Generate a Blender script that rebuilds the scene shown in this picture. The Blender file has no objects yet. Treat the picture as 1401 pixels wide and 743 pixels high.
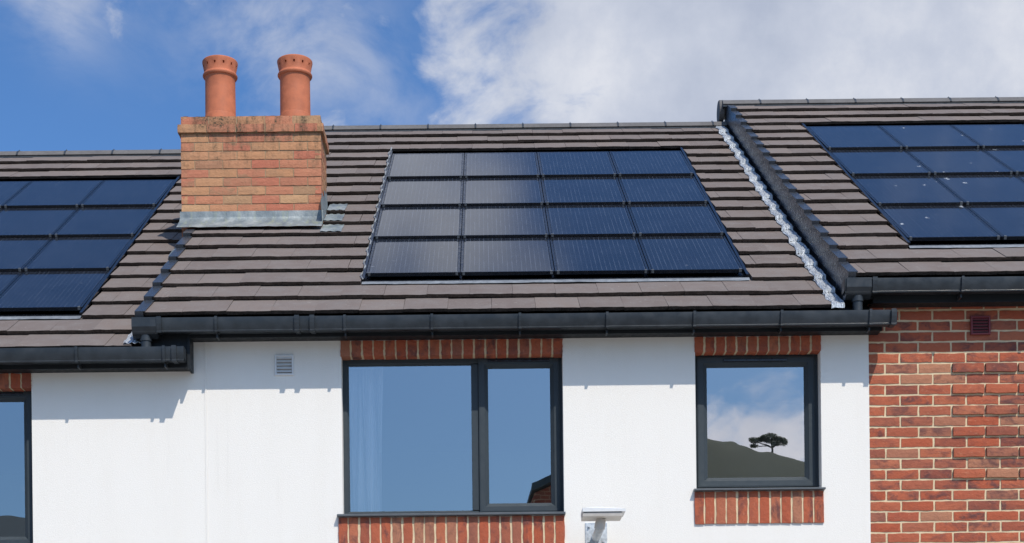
import bpy, bmesh, math, random
from mathutils import Vector, Matrix
random.seed(7)
S = bpy.context.scene
C = S.collection
PI = math.pi

# ------------------------------------------------------------------ camera
CAM_Y, CAM_Z, FPX, W0 = -11.5, 1.6, 2277.0, 1401.0
cd = bpy.data.cameras.new("camera")
cam = bpy.data.objects.new("camera", cd); C.objects.link(cam)
cd.sensor_width = 36.0; cd.lens = 36.0 * FPX / W0
cd.shift_x = (W0 / 2 - 670.0) / W0
cd.shift_y = (1100.0 - 743.0 / 2) / W0
cd.clip_start = 0.1; cd.clip_end = 3000
cam.matrix_world = (Matrix.Translation((0, CAM_Y, CAM_Z)) @ Matrix.Rotation(math.radians(.62), 4, 'Y')
                    @ Matrix.Rotation(PI / 2, 4, 'X'))
S.camera = cam

# ------------------------------------------------------------------ sun, sky, exposure
SUN_EL, SUN_AZ = math.radians(50.5), math.radians(28)      # azimuth: from -Y (south) towards +X
sun_dir = Vector((math.sin(SUN_AZ) * math.cos(SUN_EL), -math.cos(SUN_AZ) * math.cos(SUN_EL), math.sin(SUN_EL)))
sl = bpy.data.lights.new("sun", 'SUN'); sl.energy = 4.05; sl.angle = math.radians(.5); sl.color = (1, .935, .845)
so = bpy.data.objects.new("sun", sl); C.objects.link(so)
so.rotation_euler = sun_dir.to_track_quat('Z', 'Y').to_euler(); so.location = sun_dir * 30
S.view_settings.view_transform = 'Standard'; S.view_settings.look = 'None'
S.view_settings.gamma = 1; S.view_settings.use_curve_mapping = False
S.view_settings.exposure = 0.0
S.cycles.max_bounces = 8; S.cycles.transparent_max_bounces = 8


class NT:
    """small helper to write node graphs"""
    def __init__(s, nt): s.nt = nt
    def n(s, t, **kw):
        o = s.nt.nodes.new(t)
        for k, v in kw.items(): setattr(o, k, v)
        return o
    def put(s, sock, v):
        if v is None: return
        if hasattr(v, 'is_linked'): s.nt.links.new(v, sock)
        elif isinstance(v, (tuple, list)) and len(v) == 3 and sock.type == 'RGBA': sock.default_value = (*v, 1)
        else: sock.default_value = v
    def m(s, op, a, b=None, c=None, clamp=False):
        o = s.n('ShaderNodeMath', operation=op, use_clamp=clamp)
        for i, v in enumerate((a, b, c)): s.put(o.inputs[i], v)
        return o.outputs[0]
    def v(s, op, a, b=None, scale=None):
        o = s.n('ShaderNodeVectorMath', operation=op)
        s.put(o.inputs[0], a); s.put(o.inputs[1], b)
        if scale is not None: s.put(o.inputs['Scale'], scale)
        return o.outputs['Value'] if op in ('DOT_PRODUCT', 'LENGTH') else o.outputs[0]
    def mix(s, f, a, b, mode='MIX'):
        o = s.n('ShaderNodeMix', data_type='RGBA', blend_type=mode)
        s.put(o.inputs[0], f); s.put(o.inputs[6], a); s.put(o.inputs[7], b)
        return o.outputs[2]
    def noise(s, vec, scale, detail=4, rough=.55, dist=0):
        o = s.n('ShaderNodeTexNoise')
        s.put(o.inputs['Vector'], vec)
        for k, x in (('Scale', scale), ('Detail', detail), ('Roughness', rough), ('Distortion', dist)): s.put(o.inputs[k], x)
        return o.outputs[0]
    def ramp(s, f, stops, interp='LINEAR'):
        o = s.n('ShaderNodeValToRGB'); cr = o.color_ramp; cr.interpolation = interp
        while len(cr.elements) < len(stops): cr.elements.new(.5)
        for e, (p, c) in zip(cr.elements, stops):
            e.position = p; e.color = (*c, 1) if isinstance(c, (tuple, list)) else (c, c, c, 1)
        s.put(o.inputs[0], f); return o.outputs[0]
    def rng(s, x, a, b, c=0., d=1., smooth=True):
        o = s.n('ShaderNodeMapRange', interpolation_type='SMOOTHSTEP' if smooth else 'LINEAR')
        for i, v in enumerate((x, a, b, c, d)): s.put(o.inputs[i], v)
        return o.outputs[0]
    def bump(s, h, strength=.3, dist=.01):
        o = s.n('ShaderNodeBump'); s.put(o.inputs['Height'], h)
        o.inputs['Strength'].default_value = strength; o.inputs['Distance'].default_value = dist
        return o.outputs[0]


# world: Nishita sky with procedural clouds
SKY_STRENGTH = 0.10
wd = bpy.data.worlds.new("World"); S.world = wd; wd.use_nodes = True
wt = wd.node_tree; wt.nodes.clear(); N = NT(wt)
sky = N.n('ShaderNodeTexSky', sky_type='NISHITA', sun_disc=False)
sky.sun_elevation = SUN_EL; sky.sun_rotation = PI - SUN_AZ
sky.altitude = 0; sky.air_density = 1.0; sky.dust_density = 1.6; sky.ozone_density = 2.0
d_ = N.v('NORMALIZE', N.n('ShaderNodeTexCoord').outputs['Generated'])
sx = N.n('ShaderNodeSeparateXYZ'); N.put(sx.inputs[0], d_)
u_ = N.m('ARCTAN2', sx.outputs[0], sx.outputs[1])           # azimuth from +Y
v_ = N.m('ARCSINE', sx.outputs[2])
def blob(u0, v0, ru, rv, amp, rot=0.0):
    du = N.m('SUBTRACT', u_, u0); dv = N.m('SUBTRACT', v_, v0)
    c, s = math.cos(rot), math.sin(rot)
    a = N.m('DIVIDE', N.m('ADD', N.m('MULTIPLY', du, c), N.m('MULTIPLY', dv, s)), ru)
    b = N.m('DIVIDE', N.m('SUBTRACT', N.m('MULTIPLY', dv, c), N.m('MULTIPLY', du, s)), rv)
    r2 = N.m('ADD', N.m('MULTIPLY', a, a), N.m('MULTIPLY', b, b))
    return N.m('MULTIPLY', N.m('EXPONENT', N.m('MULTIPLY', r2, -1.0)), amp)
R_ = math.radians
BLOBS = [  # the great cloud over the right, wisps over the left, open blue at far left and beyond
    (R_(9.2), R_(25), R_(10), R_(9), .5, 0), (R_(24), R_(24), R_(10), R_(9), .25, 0),
    (R_(-6.5), R_(24.5), R_(3.0), R_(2.6), -.02, R_(-35)), (R_(-14.5), R_(26), R_(2.2), R_(1.6), .02, R_(-40)),
    (R_(-11), R_(22.5), R_(2.5), R_(2), -.16, 0), (R_(-17), R_(22), R_(3.5), R_(3), -.2, 0),
    (R_(-3.0), R_(23.2), R_(1.3), R_(2.6), -.2, 0),
    (R_(-4.0), R_(39), R_(11), R_(8), .21, 0), (R_(10), R_(43), R_(8), R_(8), -.25, 0), (R_(-16), R_(43), R_(8), R_(9), -.25, 0),
    (R_(171.5), R_(12.2), R_(3.0), R_(1.5), .46, R_(8)), (R_(180), R_(14), R_(7), R_(7), -.25, 0), (R_(-178), R_(14), R_(9), R_(7), -.25, 0)]
cov = N.noise(N.v('MULTIPLY', d_, (1, 1, 1.5)), 16, 9, .58, .35)
cov = N.m('ADD', cov, N.m('MULTIPLY', N.m('SUBTRACT', N.noise(d_, 4.5, 2, .5), .5), .35))
for b in BLOBS: cov = N.m('ADD', cov, blob(*b))
dens = N.rng(cov, .50, .79)
veil = N.rng(N.noise(N.v('MULTIPLY', d_, (1, 1, 1.3)), 13, 8, .6, .5), .36, .72)      # thin high veil over the left
veil = N.m('MULTIPLY', veil, N.m('ADD', blob(R_(-6.3), R_(24.3), R_(4.2), R_(2.4), .75, R_(-25)), blob(R_(-14.6), R_(25.8), R_(2.2), R_(1.5), .8, R_(-40))))
dens = N.m('MAXIMUM', dens, veil, clamp=True)
shade = N.noise(N.v('ADD', d_, (.013, .02, -.03)), 11, 7, .6)
ccol = N.ramp(shade, [(.3, (4.7, 5.2, 6.4)), (.5, (6.0, 6.4, 7.4)), (.66, (7.6, 7.8, 8.4))])
fwd = N.rng(N.v('DOT_PRODUCT', d_, tuple(sun_dir)), .25, 1.0, 1.0, 2.6)      # clouds shine towards the sun
ccol = N.v('SCALE', ccol, None, fwd)
skyc = N.mix(1.0, sky.outputs[0], (.71, 1.10, 1.53), 'MULTIPLY')
bg = N.n('ShaderNodeBackground'); bg.inputs[1].default_value = SKY_STRENGTH
N.put(bg.inputs[0], N.mix(N.m('MULTIPLY', dens, .95), skyc, ccol))
ow = N.n('ShaderNodeOutputWorld'); wt.links.new(bg.outputs[0], ow.inputs[0])

# ------------------------------------------------------------------ materials
def mat(name, fn):
    m = bpy.data.materials.new(name); m.use_nodes = True
    nt = m.node_tree; n = NT(nt); bs = nt.nodes['Principled BSDF']
    fn(n, bs); return m
def setp(n, bs, col=None, rough=.6, metal=0., spec=.5, normal=None):
    n.put(bs.inputs['Base Color'], col); n.put(bs.inputs['Roughness'], rough)
    bs.inputs['Metallic'].default_value = metal; bs.inputs['Specular IOR Level'].default_value = spec
    if normal is not None: n.put(bs.inputs['Normal'], normal)
def wpos(n): return n.n('ShaderNodeNewGeometry').outputs['Position']
def rnd(n): return n.n('ShaderNodeObjectInfo').outputs['Random']
def ocoord(n):       # object coordinates shifted per object so that no two pieces match
    oc = n.n('ShaderNodeTexCoord').outputs['Object']
    cx = n.n('ShaderNodeCombineXYZ'); r = n.m('MULTIPLY', rnd(n), 137.0)
    for i in range(3): n.put(cx.inputs[i], r)
    return n.v('ADD', oc, cx.outputs[0])

def f_tile(n, bs):
    p = ocoord(n); r = rnd(n)
    base = n.ramp(r, [(0, (.150, .121, .109)), (.35, (.165, .134, .120)), (.7, (.175, .142, .127)), (1, (.190, .153, .134))])
    a = n.noise(p, 7, 5, .6); g = n.noise(p, 160, 3, .7)
    col = n.mix(n.rng(a, .35, .75), base, n.mix(.5, base, (.20, .18, .168)))
    col = n.mix(n.rng(n.noise(wpos(n), 1.3, 4, .6), .45, .8, 0, .35), col, (.14, .13, .128))
    col = n.mix(n.m('MULTIPLY', n.rng(n.noise(p, 26, 3, .65), .63, .72), .45), col, (.30, .28, .25))
    setp(n, bs, col, n.rng(g, .3, .7, .8, .95), spec=.12, normal=n.bump(n.m('ADD', g, n.m('MULTIPLY', a, .8)), .35, .004))
M_tile = mat('concrete roof tile', f_tile)
M_tedge = None

def brick_fn(stops, smudge, smcol, efflo):
    def f(n, bs):
        p = ocoord(n); r = rnd(n); r2 = n.m('FRACT', n.m('MULTIPLY', r, 17.31))
        base = n.ramp(r, stops)
        k = n.noise(n.v('MULTIPLY', p, (.8, 1, 1.3)), 13, 5, .6, .4); s2 = n.noise(n.v('MULTIPLY', p, (1, 1, 2.2)), 30, 4, .6)
        col = n.mix(n.m('MULTIPLY', n.rng(k, .42, .70), n.rng(r2, smudge, 1, 0, .9)), base, smcol)
        col = n.mix(n.rng(s2, .56, .78, 0, .45), col, efflo)
        col = n.mix(n.rng(n.noise(p, 55, 3, .7), .56, .78, 0, .5), col, n.mix(.6, col, (.03, .02, .02)))
        h = n.m('ADD', n.noise(p, 45, 5, .65), n.m('MULTIPLY', k, 1.2))
        setp(n, bs, col, .9, spec=.2, normal=n.bump(h, .75, .006))
    return f
M_brick = mat('red facing brick', brick_fn([(0, (.37, .095, .052)), (.2, (.43, .12, .062)), (.4, (.38, .09, .045)), (.55, (.44, .145, .078)), (.68, (.25, .075, .05)), (.78, (.40, .11, .058)), (.88, (.31, .11, .07)), (1, (.42, .19, .11))],
                                           -.1, (.10, .05, .05), (.50, .235, .14)))
def f_chim(n, bs):
    brick_fn([(0, (.48, .235, .12)), (.3, (.49, .255, .135)), (.45, (.48, .205, .115)), (.62, (.47, .185, .11)), (.8, (.455, .15, .092)), (.9, (.37, .21, .12)), (1, (.50, .29, .155))],
             .35, (.33, .19, .11), (.54, .30, .17))(n, bs)
    l = bs.inputs['Base Color'].links[0].from_socket
    q = wpos(n); sp = n.n('ShaderNodeSeparateXYZ'); n.put(sp.inputs[0], q)
    up = n.rng(sp.outputs[2], 6.55, 7.12)
    st = n.rng(n.noise(n.v('MULTIPLY', q, (7, 3, 1.6)), 1.9, 6, .68), .44, .68)
    fl = n.rng(n.noise(q, 55, 4, .7), .45, .7)
    near = n.m('MULTIPLY', n.m('MULTIPLY', n.rng(n.m('ABSOLUTE', n.m('SUBTRACT', sp.outputs[0], -2.17)), .08, .22, 1, 0), n.rng(sp.outputs[2], 6.98, 7.12)), n.m('ADD', .35, fl))
    st = n.m('MULTIPLY', st, 1.5)
    f = n.m('MAXIMUM', n.m('MULTIPLY', n.m('MULTIPLY', up, st), n.m('ADD', .35, n.m('MULTIPLY', fl, .65))), near)
    n.put(bs.inputs['Base Color'], n.mix(n.m('MULTIPLY', f, 1.0, clamp=True), l, (.07, .062, .04)))
M_chim = mat('weathered buff brick', f_chim)

def f_mortar(c):
    def f(n, bs):
        q = wpos(n); g = n.noise(q, 90, 5, .7)
        setp(n, bs, n.mix(n.rng(n.noise(q, 9, 4, .6), .3, .7), tuple(x * .82 for x in c), c), .95, spec=.1, normal=n.bump(g, .6, .004))
    return f
M_mortar = mat('cream mortar', f_mortar((.72, .575, .37)))
M_mortar2 = mat('chimney mortar', f_mortar((.40, .29, .18)))

def f_farbrick(n, bs):
    q = wpos(n); sp = n.n('ShaderNodeSeparateXYZ'); n.put(sp.inputs[0], q)
    cx = n.n('ShaderNodeCombineXYZ'); n.put(cx.inputs[0], n.m('ADD', sp.outputs[0], sp.outputs[1])); n.put(cx.inputs[1], sp.outputs[2])
    b = n.n('ShaderNodeTexBrick'); n.put(b.inputs['Vector'], cx.outputs[0])
    b.inputs['Color1'].default_value = (.36, .09, .05, 1); b.inputs['Color2'].default_value = (.25, .075, .05, 1); b.inputs['Mortar'].default_value = (.6, .48, .32, 1)
    b.inputs['Scale'].default_value = 1; b.inputs['Brick Width'].default_value = .229; b.inputs['Row Height'].default_value = .0731; b.inputs['Mortar Size'].default_value = .006
    setp(n, bs, b.outputs[0], .9, spec=.2)
M_farbrick = mat('brickwork far off', f_farbrick)

def f_render(n, bs):
    q = wpos(n); g = n.noise(q, 190, 3, .65); g2 = n.noise(n.v('MULTIPLY', q, (1, 1, 1.6)), 70, 3, .6); st = n.noise(n.v('MULTIPLY', q, (3, 3, .35)), 1.6, 4, .6)
    col = n.mix(n.rng(st, .4, .75), (.80, .765, .705), (.785, .748, .685))
    drip = n.noise(n.v('MULTIPLY', q, (22, 3, .9)), 1.0, 5, .65)
    col = n.mix(n.m('MULTIPLY', n.rng(drip, .55, .78), n.rng(n.noise(q, .9, 3, .5), .42, .66, 0, .2)), col, (.52, .50, .46))
    col = n.mix(n.rng(n.noise(q, 260, 2, .5), .6, .75, 0, .25), col, (.6, .59, .57))
    setp(n, bs, col, .93, spec=.15, normal=n.bump(n.m('ADD', g, n.m('MULTIPLY', g2, .6)), .38, .005))
M_render = mat('white roughcast render', f_render)

def plain(name, col, rough=.5, metal=0., spec=.5, var=.12, bump=.05, scale=30):
    def f(n, bs):
        q = wpos(n); a = n.noise(q, scale, 4, .6); b = n.noise(q, scale / 8, 3, .6)
        c = n.mix(n.rng(n.m('ADD', n.m('MULTIPLY', a, .5), n.m('MULTIPLY', b, .5)), .3, .7), tuple(x * (1 - var) for x in col), tuple(min(1, x * (1 + var)) for x in col))
        setp(n, bs, c, n.rng(a, .3, .7, max(.02, rough - .08), min(1, rough + .08)), metal, spec, n.bump(a, bump, .003) if bump else None)
    return mat(name, f)
M_tedge = plain('dark brown cut tile edge', (.078, .064, .056), .95, spec=.1, var=.45, bump=.8, scale=70)  # front edges coloured darker brown than the tile tops
M_pvc = plain('anthracite plastic', (.025, .030, .035), .38, spec=.4, var=.3, bump=.02, scale=12)
M_fascia = plain('anthracite board', (.016, .019, .022), .5, spec=.2, var=.08, bump=.02)
M_frame = plain('grey window frame', (.040, .051, .059), .5, spec=.22, var=.06, bump=.03)
M_sill = plain('grey sill', (.085, .095, .103), .45, var=.08, bump=.03)
M_verge = plain('slate blue verge plastic', (.034, .040, .050), .3, spec=.6, var=.05, bump=0)
M_alu = plain('pale mill-finish strip', (.33, .345, .35), .6, .1, var=.2, bump=.2)
M_stripe = plain('dull lead dressing', (.19, .205, .22), .6, .1, var=.25, bump=.2)
M_ridge = plain('ridge concrete', (.115, .108, .104), .8, var=.2, bump=.3)
M_under = plain('dark roof underlay', (.02, .02, .022), .9, var=.2, bump=0)
M_terra = plain('terracotta', (.46, .145, .072), .7, spec=.3, var=.16, bump=.08, scale=18)
M_flaunch = plain('cement flaunching', (.42, .36, .30), .95, var=.25, bump=.5)
M_white = plain('white plastic', (.66, .665, .66), .5, var=.05, bump=0)
M_beige = plain('grey beige plastic', (.55, .51, .46), .55, var=.08, bump=.02)
M_galv = plain('galvanised steel', (.50, .53, .55), .5, .55, var=.25, bump=.1, scale=45)
M_airbrick = plain('dark red plastic', (.17, .025, .03), .5, var=.1, bump=.02)
M_room = plain('painted plaster', (.40, .40, .40), .95, var=.03, bump=0)
M_roompale = plain('pale haze room wall', (.8, .8, .79), .7, var=.03, bump=0)  # haze over the small window's reflections, put in as a pale wall colour
M_black = plain('black anodised frame', (.008, .010, .015), .22, var=.1, bump=0)
M_clip = plain('dull clip steel', (.16, .17, .18), .5, .4, bump=0)
M_flashdark = plain('dark coated flashing', (.03, .035, .04), .4, var=.15, bump=.05)
M_slate = plain('dark slate roofing', (.06, .095, .105), .7, var=.2, bump=.1)
M_bark = plain('bark', (.05, .042, .03), .95, var=.3, bump=.6)

def f_lead(n, bs):
    q = wpos(n); a = n.noise(n.v('MULTIPLY', q, (1, 1, .5)), 9, 6, .65); s = n.noise(n.v('MULTIPLY', q, (14, 6, 2)), 1.5, 5, .6)
    col = n.ramp(a, [(.32, (.13, .155, .17)), (.5, (.22, .25, .255)), (.68, (.36, .38, .37))])
    col = n.mix(n.rng(s, .5, .72, 0, .6), col, (.30, .33, .22))
    setp(n, bs, col, .5, .25, .5, n.bump(n.noise(q, 18, 5, .6), .4, .01))
M_lead = mat('weathered lead', f_lead)
def f_foil(n, bs):
    q = wpos(n); w = n.noise(n.v('MULTIPLY', q, (60, 12, 12)), 1.5, 5, .65, .6)
    col = n.ramp(w, [(.33, (.20, .22, .25)), (.5, (.52, .55, .57)), (.66, (.82, .84, .85))])
    setp(n, bs, col, .42, .45, .5, n.bump(w, .8, .012))
M_foil = mat('bright crinkled flashing', f_foil)

def pv_fn(dirt):
    def f(n, bs):
        oc = n.n('ShaderNodeTexCoord').outputs['Object']; sp = n.n('ShaderNodeSeparateXYZ'); n.put(sp.inputs[0], oc)
        x = n.m('ADD', sp.outputs[0], 5.0)
        fr = n.m('ABSOLUTE', n.m('SUBTRACT', n.m('FRACT', n.m('DIVIDE', x, .0345)), .5))
        bus = n.m('MULTIPLY', n.rng(fr, .42, .5), n.rng(n.noise(n.v('MULTIPLY', ocoord(n), (9, .9, 1)), 4, 2, .5), .4, .62, .25, 1))
        row = n.m('ABSOLUTE', n.m('SUBTRACT', n.m('FRACT', n.m('DIVIDE', n.m('ADD', sp.outputs[1], 5.0), .1725)), .5))
        cell = n.rng(n.noise(ocoord(n), 3, 2, .5), .3, .7)
        col = n.mix(cell, (.010, .013, .020), (.014, .018, .027))
        col = n.mix(n.m('MULTIPLY', bus, .42), col, (.20, .23, .29))
        col = n.mix(n.rng(row, .475, .495, 0, .4), col, (.004, .006, .012))
        rough = .09
        if dirt:
            q = wpos(n)
            vo = n.n('ShaderNodeTexVoronoi'); n.put(vo.inputs['Vector'], n.v('ADD', n.v('MULTIPLY', q, (1, .55, .55)), n.v('SCALE', n.n('ShaderNodeTexNoise').outputs[1], None, .05)))
            vo.inputs['Scale'].default_value = 8.5
            sc = n.n('ShaderNodeSeparateColor'); n.put(sc.inputs[0], vo.outputs['Color'])
            k = n.m('MULTIPLY', n.rng(vo.outputs['Distance'], .09, .20, 1, 0), n.rng(sc.outputs[0], .68, .8))
            k = n.m('MULTIPLY', k, n.rng(n.noise(q, 60, 3, .6), .42, .58))
            k = n.m('MULTIPLY', k, n.rng(n.noise(q, 1.1, 2, .5), .42, .6))
            col = n.mix(k, col, (.5, .52, .54)); rough = n.m('ADD', .09, n.m('MULTIPLY', k, .5))
        else:
            q = wpos(n); k = n.rng(n.noise(q, 14, 4, .65), .69, .76, 0, .4); col = n.mix(k, col, (.3, .31, .32))
        setp(n, bs, col, rough, 0, .5)
        bs.inputs['IOR'].default_value = 1.5
    return f
M_pv = mat('solar cell glass', pv_fn(False)); M_pvd = mat('solar cell glass with droppings', pv_fn(True))

def f_glass(n, bs):
    nt = n.nt
    tr = n.n('ShaderNodeBsdfTransparent'); tr.inputs[0].default_value = (.97, .98, .98, 1)
    gl = n.n('ShaderNodeBsdfGlossy'); gl.inputs['Roughness'].default_value = 0.0; gl.inputs[0].default_value = (.98, .94, .91, 1)
    q = wpos(n); n.put(gl.inputs['Normal'], n.bump(n.noise(q, 1.7, 2, .5), .02, .05))
    fr = n.n('ShaderNodeFresnel'); fr.inputs[0].default_value = 1.5
    mx = n.n('ShaderNodeMixShader'); n.put(mx.inputs[0], n.m('ADD', GLASS_REFL, n.m('MULTIPLY', fr.outputs[0], .6), clamp=True))
    nt.links.new(tr.outputs[0], mx.inputs[1]); nt.links.new(gl.outputs[0], mx.inputs[2])
    nt.links.new(mx.outputs[0], nt.nodes['Material Output'].inputs[0])
GLASS_REFL = .38
M_glass = mat('coated window glass', f_glass)
def f_glassback(n, bs):
    tr = n.n('ShaderNodeBsdfTransparent'); tr.inputs[0].default_value = (.95, .96, .96, 1)
    n.nt.links.new(tr.outputs[0], n.nt.nodes['Material Output'].inputs[0])
M_glassback = mat('clear inner glass', f_glassback)
def f_curtain(n, bs):
    nt = n.nt
    df = n.n('ShaderNodeBsdfDiffuse'); df.inputs[0].default_value = (.92, .92, .92, 1)
    tl = n.n('ShaderNodeBsdfTranslucent'); tl.inputs[0].default_value = (.7, .7, .7, 1)
    tr = n.n('ShaderNodeBsdfTransparent')
    a = n.n('ShaderNodeMixShader'); a.inputs[0].default_value = .12; nt.links.new(df.outputs[0], a.inputs[1]); nt.links.new(tl.outputs[0], a.inputs[2])
    b = n.n('ShaderNodeMixShader'); b.inputs[0].default_value = .05; nt.links.new(a.outputs[0], b.inputs[1]); nt.links.new(tr.outputs[0], b.inputs[2])
    nt.links.new(b.outputs[0], nt.nodes['Material Output'].inputs[0])
M_curtain = mat('sheer white voile', f_curtain)
def f_grass(n, bs):
    q = wpos(n); setp(n, bs, n.ramp(n.noise(q, .06, 6, .65), [(.3, (.085, .10, .075)), (.7, (.125, .14, .10))]), .95, spec=.1)
M_hill = mat('hillside turf', f_grass)
def f_ground(n, bs):
    q = wpos(n); setp(n, bs, n.ramp(n.noise(q, .9, 8, .65), [(.3, (.24, .23, .215)), (.7, (.34, .325, .30))]), .9, spec=.2, normal=n.bump(n.noise(q, 40, 4, .6), .4, .01))
M_ground = mat('paving and verge', f_ground)
def f_leaf(n, bs):
    c = n.ramp(n.noise(wpos(n), 1.1, 4, .6), [(.3, (.095, .125, .08)), (.7, (.125, .15, .10))])
    df = n.n('ShaderNodeBsdfDiffuse'); tl = n.n('ShaderNodeBsdfTranslucent'); n.put(df.inputs[0], c); n.put(tl.inputs[0], c)
    mx = n.n('ShaderNodeMixShader'); mx.inputs[0].default_value = .65
    n.nt.links.new(df.outputs[0], mx.inputs[1]); n.nt.links.new(tl.outputs[0], mx.inputs[2]); n.nt.links.new(mx.outputs[0], n.nt.nodes['Material Output'].inputs[0])
M_leaf = mat('pine foliage', f_leaf)

# ------------------------------------------------------------------ building helpers
def tag(o, label=None, cat=None, group=None, kind=None):
    for k, v in (('label', label), ('category', cat), ('group', group), ('kind', kind)):
        if v: o[k] = v
    return o
def attach(o, parent):
    if parent is not None:
        o.parent = parent
        if parent.parent is None: o.matrix_parent_inverse = Matrix.Translation(-Vector(parent.location))
def link(name, me, parent=None, m=None):
    o = bpy.data.objects.new(name, me); C.objects.link(o); attach(o, parent)
    if m is not None and not me.materials: me.materials.append(m)
    return o
def empty(name, loc, **kw):
    o = bpy.data.objects.new(name, None); C.objects.link(o); o.location = loc; o.empty_display_size = .2
    return tag(o, **kw)
def done(name, bm, m, smooth=False):
    bmesh.ops.recalc_face_normals(bm, faces=bm.faces)
    me = bpy.data.meshes.new(name); bm.to_mesh(me); bm.free(); me.materials.append(m)
    if smooth:
        for p in me.polygons: p.use_smooth = True
    return me
def obj(name, bm, m, parent=None, smooth=False):
    me = done(name, bm, m, smooth)
    if smooth: me.set_sharp_from_angle(angle=math.radians(38))
    return link(name, me, parent)
def box(bm, x0, x1, y0, y1, z0, z1, bev=0):
    vs = [bm.verts.new(p) for p in ((x0,y0,z0),(x1,y0,z0),(x1,y1,z0),(x0,y1,z0),(x0,y0,z1),(x1,y0,z1),(x1,y1,z1),(x0,y1,z1))]
    fs = [bm.faces.new([vs[i] for i in q]) for q in ((0,1,2,3),(4,5,6,7),(0,1,5,4),(1,2,6,5),(2,3,7,6),(3,0,4,7))]
    if bev: bmesh.ops.bevel(bm, geom=list({e for f in fs for e in f.edges}), offset=bev, segments=2, profile=.7, affect='EDGES')
def nb(): return bmesh.new()
def prism(bm, prof, x0, x1):
    """closed (y,z) outline run from x0 to x1"""
    a = [bm.verts.new((x0, y, z)) for y, z in prof]; b = [bm.verts.new((x1, y, z)) for y, z in prof]
    n = len(prof)
    for i in range(n): bm.faces.new((a[i], a[(i+1) % n], b[(i+1) % n], b[i]))
    bm.faces.new(a); bm.faces.new(b[::-1])
def tube(bm, pts, radii, seg=16, cap=True):
    rings = []
    for i, p in enumerate(pts):
        p = Vector(p); d = (Vector(pts[min(i+1, len(pts)-1)]) - Vector(pts[max(i-1, 0)])).normalized()
        a = d.orthogonal() if abs(d.x) > .99 else d.cross(Vector((1, 0, 0)))
        a.normalize(); b = d.cross(a)
        r = radii[i] if isinstance(radii, (list, tuple)) else radii
        rings.append([bm.verts.new(p + a * r * math.cos(2*PI*k/seg) + b * r * math.sin(2*PI*k/seg)) for k in range(seg)])
    for A, B in zip(rings, rings[1:]):
        for k in range(seg): bm.faces.new((A[k], A[(k+1) % seg], B[(k+1) % seg], B[k]))
    if cap: bm.faces.new(rings[0]); bm.faces.new(rings[-1][::-1])
def holed_wall(bm, x0, x1, z0, z1, holes, y0=0., y1=.26):
    xs = sorted({x0, x1, *[h[0] for h in holes], *[h[1] for h in holes]}); zs = sorted({z0, z1, *[h[2] for h in holes], *[h[3] for h in holes]})
    V = {}
    def v(x, y, z):
        if (x, y, z) not in V: V[(x, y, z)] = bm.verts.new((x, y, z))
        return V[(x, y, z)]
    for a, b in zip(xs, xs[1:]):
        for c, d in zip(zs, zs[1:]):
            if any(h[0] <= a and b <= h[1] and h[2] <= c and d <= h[3] for h in holes): continue
            for y in (y0, y1): bm.faces.new((v(a,y,c), v(b,y,c), v(b,y,d), v(a,y,d)))
    for (a, b, c, d) in holes + [(x0, x1, z0, z1)]:
        for p, q in (((a,c),(b,c)), ((b,c),(b,d)), ((b,d),(a,d)), ((a,d),(a,c))):
            hs = [p, q]
            # split along the grid so that edges match
            ts = sorted({t for t in (xs if p[1] == q[1] else zs) if min(p[0] if p[1]==q[1] else p[1], q[0] if p[1]==q[1] else q[1]) <= t <= max(p[0] if p[1]==q[1] else p[1], q[0] if p[1]==q[1] else q[1])})
            for s, t in zip(ts, ts[1:]):
                e = ((s, p[1]), (t, p[1])) if p[1] == q[1] else ((p[0], s), (p[0], t))
                (ax, az), (bx, bz) = e
                bm.faces.new((v(ax,y0,az), v(bx,y0,bz), v(bx,y1,bz), v(ax,y1,az)))
def rings(bm, x0, x1, z0, z1, prof):
    """mitred picture-frame: prof is a list of (inset, y)"""
    L = []
    for ins, y in prof:
        L.append([bm.verts.new(p) for p in ((x0+ins,y,z0+ins),(x1-ins,y,z0+ins),(x1-ins,y,z1-ins),(x0+ins,y,z1-ins))])
    for A, B in zip(L, L[1:]):
        for k in range(4): bm.faces.new((A[k], A[(k+1)%4], B[(k+1)%4], B[k]))
    A, B = L[0], L[-1]
    for k in range(4): bm.faces.new((A[k], A[(k+1)%4], B[(k+1)%4], B[k]))

def brick_mesh(w, h, d, m, rg, jit=.0022):
    """brick centred on x,z; front face at y=0 looking to -y, slightly pillowed with ragged arrises"""
    bm = nb(); nx, nz = 6, 2
    F = [[None]*(nz+1) for _ in range(nx+1)]; B = {}
    for i in range(nx+1):
        for j in range(nz+1):
            edge = i in (0, nx) or j in (0, nz)
            x = (i/nx-.5)*w; z = (j/nz-.5)*h
            jx = rg.uniform(-jit, jit); jz = rg.uniform(-jit, jit); jy = rg.uniform(-.0008, .0012)
            if edge: jy += .0014
            F[i][j] = bm.verts.new((x+jx, jy, z+jz))
            if edge: B[(i, j)] = bm.verts.new((x+jx*1.3, d, z+jz*1.3))
    for i in range(nx):
        for j in range(nz): bm.faces.new((F[i][j], F[i+1][j], F[i+1][j+1], F[i][j+1]))
    per = [(i,0) for i in range(nx)] + [(nx,j) for j in range(nz)] + [(i,nz) for i in range(nx,0,-1)] + [(0,j) for j in range(nz,0,-1)]
    for a, b in zip(per, per[1:]+per[:1]): bm.faces.new((F[a[0]][a[1]], F[b[0]][b[1]], B[b], B[a]))
    return done('brick', bm, m)
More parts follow.
